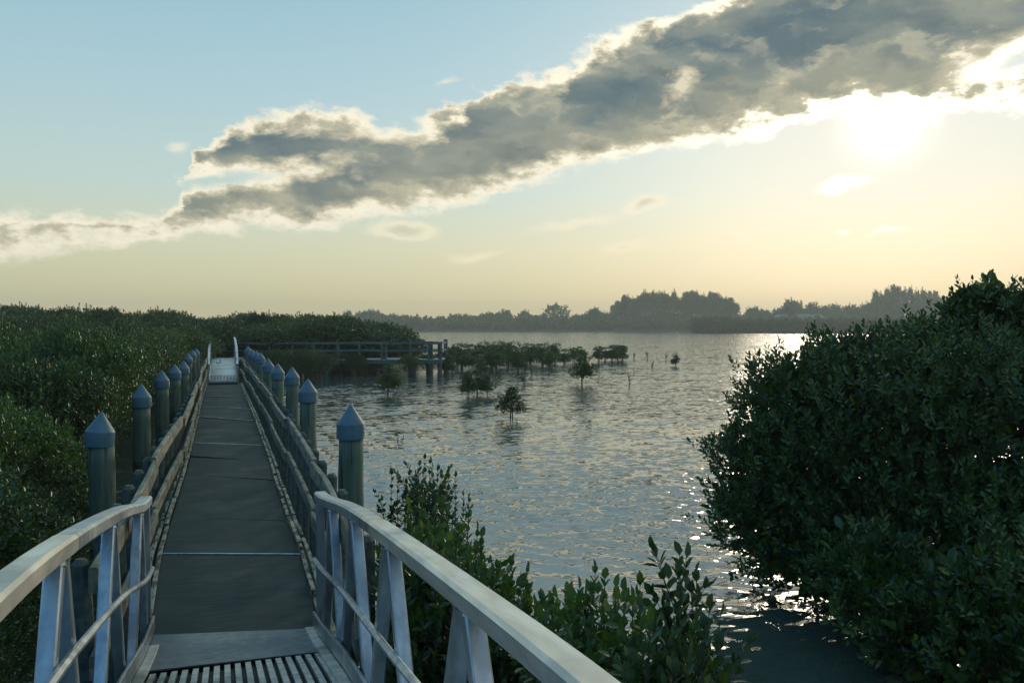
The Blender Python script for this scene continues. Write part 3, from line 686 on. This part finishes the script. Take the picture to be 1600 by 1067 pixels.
# thin row standing in the water
me_t, L_t = [], []
small_m = []
for s_ in range(3):
    rq = np.random.default_rng(90+s_); Lq = []
    for k in range(15):
        tz = rq.uniform(.18, .9) if k > 7 else .2+.035*k; rad_ = .66*math.sin(math.pi*min(1, tz*.9+.2))**.6*rq.random()**.6; th_ = rq.uniform(0, 6.28)
        Lq.append((rad_*math.cos(th_), rad_*math.sin(th_), 1.7*tz, rq.uniform(.17, .3), rq.uniform(.14, .24)))
    me, L = make_crown_mesh('crown', 60+s_, .8, 1.75, 12, 1000, .085, M['leaf'], 7, .14, .3, .3, lobes=Lq); small_m.append((me, L))
sp = {}
def wtree(i, px, py, hpx, wpx, label, group, bare=False):
    x, y = on_z(px, py, 0); d = Vector((x, y, 0)).length*.97
    h = hpx/F*d*1.08; wd = wpx/F*d*1.2
    if i not in sp:
        me, L = small_m[i]
        t = make_tree('mangrove_tree', label, 'mangrove', group, me, L, (x, y, 0), 1.75, 200+i, .035, 2, spread=.08); sp[i] = t
        t.scale = (wd/1.7, wd/1.7, h/1.8); return t
    return copy_thing(sp[i], (x, y, 0), rb.uniform(0, 6.28), (wd/1.7, wd/1.7, h/1.8), label, group)
wtree(0, 608, 617, 46, 38, 'small round mangrove standing alone in the water in front of the viewing platform', None)
wtree(1, 799, 653, 47, 40, 'small umbrella shaped mangrove standing alone in open water, nearest of the lone trees', None)
wtree(2, 908, 599, 50, 40, 'taller bushy mangrove standing alone in the water with low branches', None)
wtree(1, 731, 622, 40, 24, 'leftmost small mangrove of the loose clump in the water', 'clump of three mangroves')
wtree(0, 744, 616, 36, 30, 'middle small mangrove of the loose clump in the water', 'clump of three mangroves')
wtree(2, 762, 617, 34, 26, 'rightmost small mangrove of the loose clump in the water', 'clump of three mangroves')
wtree(2, 1056, 572, 19, 14, 'tiny mangrove standing alone far out beyond the end of the row', None)
GR = 'row of mangroves standing in the water'
for (px, py, h, wd) in [(706, 574, 30, 34), (722, 578, 38, 42), (748, 576, 36, 36), (770, 580, 40, 50), (792, 574, 36, 40), (810, 580, 34, 32), (828, 568, 30, 36), (848, 572, 34, 36), (868, 568, 30, 32), (882, 570, 24, 26), (735, 563, 24, 40), (782, 563, 28, 44), (840, 560, 22, 40), (896, 566, 22, 24), (906, 560, 18, 20), (935, 566, 24, 22), (957, 566, 26, 26), (972, 565, 24, 26), (862, 560, 20, 30), (715, 566, 28, 40), (758, 570, 34, 40), (800, 566, 30, 40), (820, 572, 30, 30), (700, 583, 28, 26), (752, 584, 22, 22), (858, 575, 28, 26), (775, 574, 32, 32), (946, 563, 20, 26), (965, 562, 22, 30)]:
    wtree(rb.randrange(3), px, py, h, wd, 'low mangrove in the row standing in the water right of the platform', GR)
# seedlings: bare little shoots in the water
rs = np.random.default_rng(3)
def shoot(pts, rng, leaf, gap, taper=True):
    """stem through pts with opposite leaf pairs; returns leaf verts"""
    P_ = np.array(pts, float); seg = np.linalg.norm(np.diff(P_, axis=0), axis=1); L = seg.sum(); cum = np.concatenate([[0], np.cumsum(seg)])
    out = []; s = L*.18 if len(pts) < 3 else L*.3; k = 0
    while s <= L:
        p = np.array([np.interp(s, cum, P_[:, j]) for j in range(3)]); t = nrm((P_[-1]-P_[-2])[None])[0]
        fr = s/L
        ref = nrm(np.cross(t, [.3, .8, .2])[None])[0]; r2 = np.cross(t, ref); ph = k*math.pi/2+rng.uniform(-.5, .5)
        for sg_ in (0, math.pi):
            rad = ref*math.cos(ph+sg_)+r2*math.sin(ph+sg_)
            d = t*(.25+.85*fr**2)+rad*(1.0-.45*fr**2)+rng.normal(size=3)*.15
            nr = t-rad*.4+rng.normal(size=3)*.15
            out.append((p, d, nr, leaf*rng.uniform(.65, 1.1)*(.7+.4*math.sin(fr*3.0))))
        s += gap*rng.uniform(.8, 1.2); k += 1
    out.append((P_[-1], nrm((P_[-1]-P_[-2])[None])[0]+rng.normal(size=3)*.15, rng.normal(size=3), leaf*.9))
    return out
def leafmesh(name, lst, mat):
    p, d, nr, s = (np.array([l[i] for l in lst]) for i in range(4))
    return np_mesh(name, leaves(p, d, nr, s), LF, 6, mat)
def plant(name, label, cat, group, base, tips, leaf, gap, mat, rad=.006, origin=None):
    """several stems from base (x,y) to tips (world points)"""
    t = empty(name, (base[0], base[1], 0), label, cat, group); mb = MB(); ll = []
    for tip in tips:
        tip = Vector(tip)
        if leaf > .07: tip.x = max(tip.x, .98+rs.uniform(0, .15))
        b = Vector((base[0]+(tip.x-base[0])*.35+rs.uniform(-.05, .05), base[1]+(tip.y-base[1])*.35+rs.uniform(-.05, .05), -.1)) if origin is None else Vector(origin)
        m1 = b.lerp(tip, .5)+Vector((rs.uniform(-.05, .05), rs.uniform(-.05, .05), 0)); m2 = b.lerp(tip, .8)+Vector((rs.uniform(-.03, .03), rs.uniform(-.03, .03), 0)); m2.x = m2.x*.5+tip.x*.5; m2.y = m2.y*.5+tip.y*.5
        pts = [b-t.location, m1-t.location, m2-t.location, tip-t.location]
        mb.tube(pts, [rad*1.6, rad*1.1, rad*.7, rad*.3], 5)
        ll += shoot([tuple(p) for p in pts], rs, leaf, gap)
        for _ in range(rs.integers(2, 7) if leaf > .05 else 0):      # side shoots
            f = rs.uniform(.45, .85); a = pts[1].lerp(pts[3], (f-.45)/.55); L_ = rs.uniform(.12, .34); th = rs.uniform(0, 6.28)
            e = a+Vector((math.cos(th)*L_*.6, math.sin(th)*L_*.6, L_*.9)); mb.tube([a, a.lerp(e, .5)+Vector((0, 0, -.01)), e], [rad*.6, rad*.45, rad*.2], 4)
            ll += shoot([tuple(a), tuple(e)], rs, leaf*.9, gap*.9)
    st = bpy.data.meshes.new('stem'); st.from_pydata(mb.v, [], mb.f); st.materials.append(M['bark']); st.update()
    o = bpy.data.objects.new('stem', st); C.objects.link(o); o.parent = t
    lo_ = bpy.data.objects.new('foliage', leafmesh('foliage', ll, mat)); C.objects.link(lo_); lo_.parent = t
    return t
for (px, py, h) in [(1012, 561, 12), (983, 602, 15), (1021, 574, 6), (820, 602, 16), (832, 586, 12), (778, 590, 10), (884, 572, 8), (990, 560, 6), (720, 590, 9), (1040, 562, 6), (625, 690, 8)]:
    x, y = on_z(px, py, 0); hh = h/F*math.hypot(x, y)
    plant('mangrove_seedling', 'tiny mangrove seedling poking out of the open water', 'seedling', 'seedlings in the water', (x, y), [(x+rs.uniform(-.05, .05), y, hh), (x+rs.uniform(-.12, .12), y+.05, hh*.8)], .10 if y > 30 else .05, .12, M['leaf'], .012)

# ------------------------------------------------------------------ big mangrove on the right
def lobes_px(lst):
    L = []
    for px, py, d, rp, hs in lst:
        p = at_d(px, py, d); r = rp/F*d; L.append((p.x, p.y, p.z, r, r*hs))
    return L
BL = lobes_px([(1255, 650, 9.2, 92, .9), (1330, 625, 9.4, 95, .9), (1225, 735, 9.0, 90, .9), (1210, 820, 8.8, 80, .8), (1265, 880, 8.4, 75, .8),
               (1400, 606, 9.4, 82, .8), (1490, 575, 9.4, 75, .8), (1560, 585, 9.2, 100, .85), (1640, 580, 9.2, 120, .85), (1535, 500, 9.3, 32, .9), (1605, 520, 9.2, 45, .9), (1450, 1000, 6.5, 75, .8), (1560, 1000, 6.2, 120, .8), (1660, 990, 6.0, 140, .9), (1390, 925, 7.1, 80, .8),
               (1340, 720, 8.6, 130, 1), (1450, 680, 8.4, 140, 1), (1560, 700, 8.2, 150, 1), (1660, 720, 8.2, 160, 1), (1290, 780, 8.6, 110, 1),
               (1340, 870, 8.2, 105, .9), (1430, 850, 7.9, 130, 1), (1540, 860, 7.6, 140, 1), (1640, 880, 7.6, 150, 1),
               (1400, 950, 7.6, 75, .8), (1500, 980, 7.3, 100, .9), (1600, 1000, 7.2, 120, .9), (1720, 900, 7.6, 160, 1.2), (1470, 648, 9.0, 95, .9)])
bc = at_d(1480, 860, 8.6); bigb = empty('mangrove_tree', (bc.x, bc.y, 0), 'huge dark spreading mangrove leaning over the water on the right', 'mangrove')
rg = np.random.default_rng(77)
LB = [(a-bc.x, b-bc.y, c_, r, h) for a, b, c_, r, h in BL]
p, ax = crown_pts(rg, LB, 24000, .12, .25)
p2, ax2 = crown_pts(rg, [(a, b, c_, r*.62, h*.62) for a, b, c_, r, h in LB], 8000, .1, .2)
mb = trunk_mb(np.random.default_rng(5), LB, 2.4, .10, 5, spread=.5, k=8)
# top twigs of the big tree against the sky
ll = []
for (px, py) in [(1475, 470), (1488, 455), (1505, 450), (1520, 438), (1535, 434), (1548, 445), (1560, 452), (1572, 465), (1590, 462), (1499, 472), (1512, 462), (1526, 456), (1541, 462), (1555, 470), (1440, 490), (1420, 500), (1400, 508), (1380, 512), (1340, 522), (1360, 516), (1320, 530), (1290, 525), (1270, 530), (1255, 528), (1600, 458)]:
    tip = at_d(px, py, 9.2+rs.uniform(-.3, .3))-bigb.location; b = tip+Vector((rs.uniform(-.12, .12), rs.uniform(-.1, .1), -rs.uniform(.35, .6)))
    pts = [b, b.lerp(tip, .5)+Vector((rs.uniform(-.03, .03), 0, 0)), tip]; mb.tube(pts, [.006, .005, .002], 4); ll += shoot([tuple(q_) for q_ in pts], rs, .075, .05)
V = np.concatenate([sprigs(p, ax, rg, 9, .15, .062), sprigs(p2, ax2, rg, 6, .2, .13), leaves(*(np.array([l[i] for l in ll]) for i in range(4)))])
o = bpy.data.objects.new('crown', np_mesh('crown', V, LF, 6, M['leaf'])); C.objects.link(o); o.parent = bigb
me = bpy.data.meshes.new('trunk'); me.from_pydata([tuple(v) for v in mb.v], [], mb.f); me.materials.append(M['bark']); me.update()
o = bpy.data.objects.new('trunk', me); C.objects.link(o); o.parent = bigb

# ------------------------------------------------------------------ broad-leaved shrubs by the near gangway
def tips_px(lst, d): return [at_d(a, b, d+rs.uniform(-.15, .15)) for a, b in lst]
def fill(px0, px1, pyt, n, d, drop=180):
    out = []
    for _ in range(n):
        px = rs.uniform(px0, px1); py = np.interp(px, [a for a, b in pyt], [b for a, b in pyt])+abs(rs.normal())*drop*.6
        dd_ = d-min(.9, (py-900)/900) + rs.uniform(-.45, .5); out.append(at_d(px, py, max(2.4, dd_)))
    return out
prof = [(520, 930), (560, 850), (600, 840), (640, 810), (680, 800), (720, 810), (760, 870), (800, 900), (830, 930), (870, 940), (920, 925), (960, 935), (1000, 935), (1040, 985), (1065, 960), (1110, 985), (1160, 1060)]
def shrub(label, x0, x1, n, d, extra, base_px, leaf=.075, drop=180):
    b = at_d(base_px[0], base_px[1], d); plant('mangrove_shrub', label, 'shrub', 'leafy shrubs beside the near gangway', (b.x, b.y), fill(x0, x1, prof, int(n*1.3), d, drop)+tips_px(extra, d), leaf, .052, M['leaf_big'], .006)
shrub('leafy shrub behind the near gangway rail, just below the seedling cluster', 590, 740, 60, 5.6, [(640, 790), (660, 780), (690, 790), (733, 784), (700, 800), (655, 800), (612, 845)], (660, 960), .08)
shrub('leafy shrub pressed against the near gangway braces', 530, 700, 55, 4.8, [(590, 850), (575, 870)], (620, 1030), .085, 260)
shrub('low leafy shrub between the gangway rail and open water', 720, 850, 45, 4.6, [(752, 840), (800, 880), (822, 895), (780, 890), (745, 830)], (790, 1060), .08)
shrub('leafy shrub with pointed shoots right of the gangway rail', 840, 965, 45, 4.0, [(870, 935), (930, 893), (945, 905), (905, 920), (962, 918), (890, 930)], (900, 1067), .08)
shrub('leafy shrub in the middle of the foreground with crowded shoots', 940, 1060, 40, 3.7, [(975, 925), (1000, 915), (1022, 935)], (1000, 1067), .08)
shrub('tall leafy shoot rising highest above the foreground shrubs', 1040, 1120, 16, 3.5, [(1062, 868), (1072, 872), (1045, 905), (1088, 900), (1060, 900), (1080, 925), (1108, 950), (1125, 965)], (1080, 1067), .085)
for i, (px, py, hpx) in enumerate([(612, 740, 60), (622, 748, 55), (640, 735, 75), (655, 728, 80), (664, 716, 90), (672, 722, 85), (684, 735, 75), (690, 742, 60), (700, 738, 70), (712, 745, 60), (650, 745, 60), (677, 745, 50)]):
    d = 7.2+rs.uniform(-.3, .3); tip = at_d(px, py, d); b = (tip.x+rs.uniform(-.06, .06), tip.y)
    plant('mangrove_seedling', 'thin upright mangrove sapling in the cluster behind the near gangway rail', 'seedling', 'cluster of upright saplings', b, [tuple(tip), tuple(tip+Vector((rs.uniform(-.1, .1), rs.uniform(-.1, .1), -rs.uniform(.05, .25))))], .068, .05, M['leaf'], .005)

# ------------------------------------------------------------------ far shore
def P3(px, d, z): q_ = at_d(px, HY, d); return (q_.x, q_.y, z)
def terrain(name, prof_, d0, d1, mat):
    vs = []; n = len(prof_)
    for (px, py) in prof_:
        zt = HC+(HY-py)/F*d1
        vs += [P3(px, d0-2, -.3), P3(px, d0, .5), P3(px, (d0*.6+d1*.4), zt*.55), P3(px, d1, zt), P3(px, d1+120, zt*.9), P3(px, d1+220, -.5)]
    fs = [(i*6+k, i*6+6+k, i*6+7+k, i*6+k+1) for i in range(n-1) for k in range(5)]
    o_ = MB().add(vs, fs).build(name, mat, None, True); return tag(o_, kind='structure')
M['grass'] = surf('far_grassland', (.06, .085, .035), (.11, .13, .05), (.02, .02, .02), (.8, 1), 0, None, .3, 3.)
px_ = list(range(200, 2300, 30)); rr_ = np.random.default_rng(9)
terrain('far_hills', [(a, np.interp(a, [200, 500, 1000, 1200, 1300, 1450, 1700, 2300], [503, 503, 502, 497, 492, 484, 478, 478])+rr_.uniform(-.6, .6)) for a in px_], 505, 600, M['grass'])
def mass(name, kind_label, poly, d0, d1, leafs, n, mat, seed):
    rng = np.random.default_rng(seed); a = rng.uniform(poly[0][0], poly[-1][0], n); top = np.interp(a, [q_[0] for q_ in poly], [q_[1] for q_ in poly])
    d = rng.uniform(d0, d1, n); z = rng.beta(1.6, 1.0, n)*(HC+(HY-top)/F*d+.6*np.sin(a*.35)+.4*np.sin(a*.9+1))
    c = np.array([P3(aa_, dd2, zz) for aa_, dd2, zz in zip(a, d, z)])
    me_ = np_mesh(name, sprigs(c, rng.normal(size=(n, 3))*.6+[0, 0, 1], rng, 6, leafs*1.2, leafs), LF, 6, mat)
    o_ = bpy.data.objects.new(name, me_); C.objects.link(o_); return tag(o_, kind_label, 'mangroves', None, 'stuff')
mass('shore_scrub', 'hazy low scrub along the far shore beneath the trees', [(480, 505), (800, 504), (1100, 503), (1300, 502), (1500, 501), (1900, 500)], 506, 540, 2.6, 5000, M['leaf_far'], 1)
mass('mangrove_spit', 'dark flat topped mangrove spit jutting into the water before the far shore', [(1083, 505), (1088, 501), (1140, 500.5), (1150, 504), (1230, 504), (1400, 504), (1600, 503)], 376, 398, 1.0, 24000, M['leaf'], 2)
sp_m = surf('spit_mud', (.05, .045, .03), (.08, .07, .05))
terrain('spit_ground', [(1085, 506), (1100, 503), (1140, 503), (1160, 507), (1300, 507), (1450, 507), (1700, 507)], 378, 392, sp_m)
FT = []
def far_tree(seed, R, H, nl, base, trunk_r, leafs, label):
    rng = np.random.default_rng(seed); L = lobes_for(rng, nl, R, H, base)
    p_, ax_ = crown_pts(rng, L, 620, H*base*.5, .3)
    ax_ = ax_*.25+rng.normal(size=ax_.shape)
    return np_mesh('crown', sprigs(p_, ax_, rng, 5, leafs*1.1, leafs), LF, 6, M['leaf_far']), L, H, trunk_r
kinds = {'round': [far_tree(300+i, 4.5, 9, 10, .35, .35, .75, '') for i in range(3)], 'pine': [far_tree(310+i, 3.2, 16, 8, .55, .3, .8, '') for i in range(3)], 'big': [far_tree(320, 8, 15, 16, .3, .6, 1.0, '')]}
fp_ = {}
def ftree(kind, px, top, wpx, d, label, group):
    i = rb.randrange(len(kinds[kind])); me_, L, H, tr_ = kinds[kind][i]; h = HC+(HY-top)/F*d; x, y_, _ = P3(px, d, 0); R0 = {'round': 4.5, 'pine': 3.2, 'big': 8}[kind]
    s_ = wpx/F*d/2/R0; s = (s_, s_, h/H/.93)
    if (kind, i) not in fp_:
        t = make_tree(kind+'_tree' if kind != 'pine' else 'pine_tree', label, 'tree', group, me_, L, (x, y_, 0), H, 400+i, tr_, 1, k=8, spread=.1); t.scale = s; fp_[(kind, i)] = t; return
    copy_thing(fp_[(kind, i)], (x, y_, 0), rb.uniform(0, 6.28), s, label, group)
kinds['round_tree'] = kinds['round']
FL = 'hazy rounded tree along the far shore'; GLs = 'trees along the far shore'
a = 535
topT = ([480, 540, 560, 600, 640, 690, 720, 760, 800, 830, 850, 895, 930, 960, 1150, 1165, 1185, 1205, 1235, 1260, 1300, 1340, 1370, 1420, 1500, 1700], [497, 490, 492, 491, 498, 498, 497, 489, 493, 489, 494, 492, 488, 490, 492, 488, 480, 490, 476, 482, 484, 486, 476, 472, 470, 470])
while a < 1480:
    if not (845 < a < 893):
        tp = np.interp(a, *topT)+rb.uniform(-2.5, 3.5); ftree('round', a, tp+rb.uniform(-3, 6), rb.uniform(14, 30), rb.uniform(525, 570), FL, GLs)
    a += rb.uniform(7, 13)
ftree('big', 869, 479, 46, 520, 'large dense round tree standing out on the far shore', None)
a = 962
while a < 1152:
    t_ = np.interp(a, [960, 975, 1000, 1100, 1140, 1152], [486, 474, 469, 469, 474, 485])
    ftree('pine', a, t_+rb.uniform(-4.5, 5), rb.uniform(10, 20), rb.uniform(530, 560), 'tall hazy tree of the long even grove on the far shore', 'grove on the far shore'); a += rb.uniform(5, 8)
for a, t_ in [(1368, 464), (1376, 468), (1386, 461), (1394, 458), (1404, 460), (1413, 463), (1422, 460), (1432, 464), (1442, 463), (1452, 466), (1462, 466)]:
    ftree('pine', a, t_, 11, 560, 'slim hazy pine on the ridge above the big right-hand mangrove', 'pines on the ridge')
def house(px, py, wpx, d, label, zg):
    x, y_, _ = P3(px, d, 0); t = empty('house', (x, y_, zg), label, 'house'); w2 = wpx/F*d/2; ca, sa = math.cos(-YAW), math.sin(-YAW)
    def W(u, v, z): return (x+u*ca-v*sa, y_+u*sa+v*ca, zg+z)
    def bx(u0, u1, v0, v1, z0, z1, nm, mt, par=None):
        c_ = [W(u0, v0, z0), W(u1, v0, z0), W(u1, v1, z0), W(u0, v1, z0), W(u0, v0, z1), W(u1, v0, z1), W(u1, v1, z1), W(u0, v1, z1)]
        return MB().add(c_, [(3,2,1,0),(4,5,6,7),(0,1,5,4),(1,2,6,5),(2,3,7,6),(3,0,4,7)]).build(nm, mt, t)
    bx(-w2, w2, -4, 4, -3, 2.8, 'wall', M['wall'])
    r_ = [W(-w2-.5, -4.6, 2.8), W(w2+.5, -4.6, 2.8), W(w2+.5, 4.6, 2.8), W(-w2-.5, 4.6, 2.8), W(-w2+2, 0, 4.8), W(w2-2, 0, 4.8)]
    MB().add(r_, [(0,1,5,4),(2,3,4,5),(1,2,5),(3,0,4),(3,2,1,0)]).build('roof', M['roof'], t)
    for k in range(4):
        u = -w2+(k+.5)*w2/2; bx(u-.9, u+.9, -4.05, -3.98, .8, 2.2, 'window', M['pane'])
house(1262, 490, 46, 522, 'long low house half hidden among the far shore trees', 6.2)
house(1222, 492, 24, 524, 'small pale house beside the long house on the far shore', 6.0)

# ------------------------------------------------------------------ haze
M_h = bpy.data.materials.new('evening_haze'); M_h.use_nodes = True; M_h.node_tree.nodes.clear(); gh = G(M_h.node_tree)
ho = gh.n('ShaderNodeOutputMaterial'); pv = gh.n('ShaderNodeVolumePrincipled'); gh.nt.links.new(pv.outputs[0], ho.inputs['Volume'])
pv.inputs['Color'].default_value = (.93, .95, .86, 1); pv.inputs['Density'].default_value = .0007; pv.inputs['Anisotropy'].default_value = .3
hz = MB().box(-1010, 1010, -1010, 1010, -1.5, 30).build('haze', M_h); tag(hz, 'thin warm evening haze over the whole estuary', 'haze', None, 'stuff')
print('bushes', cnt)
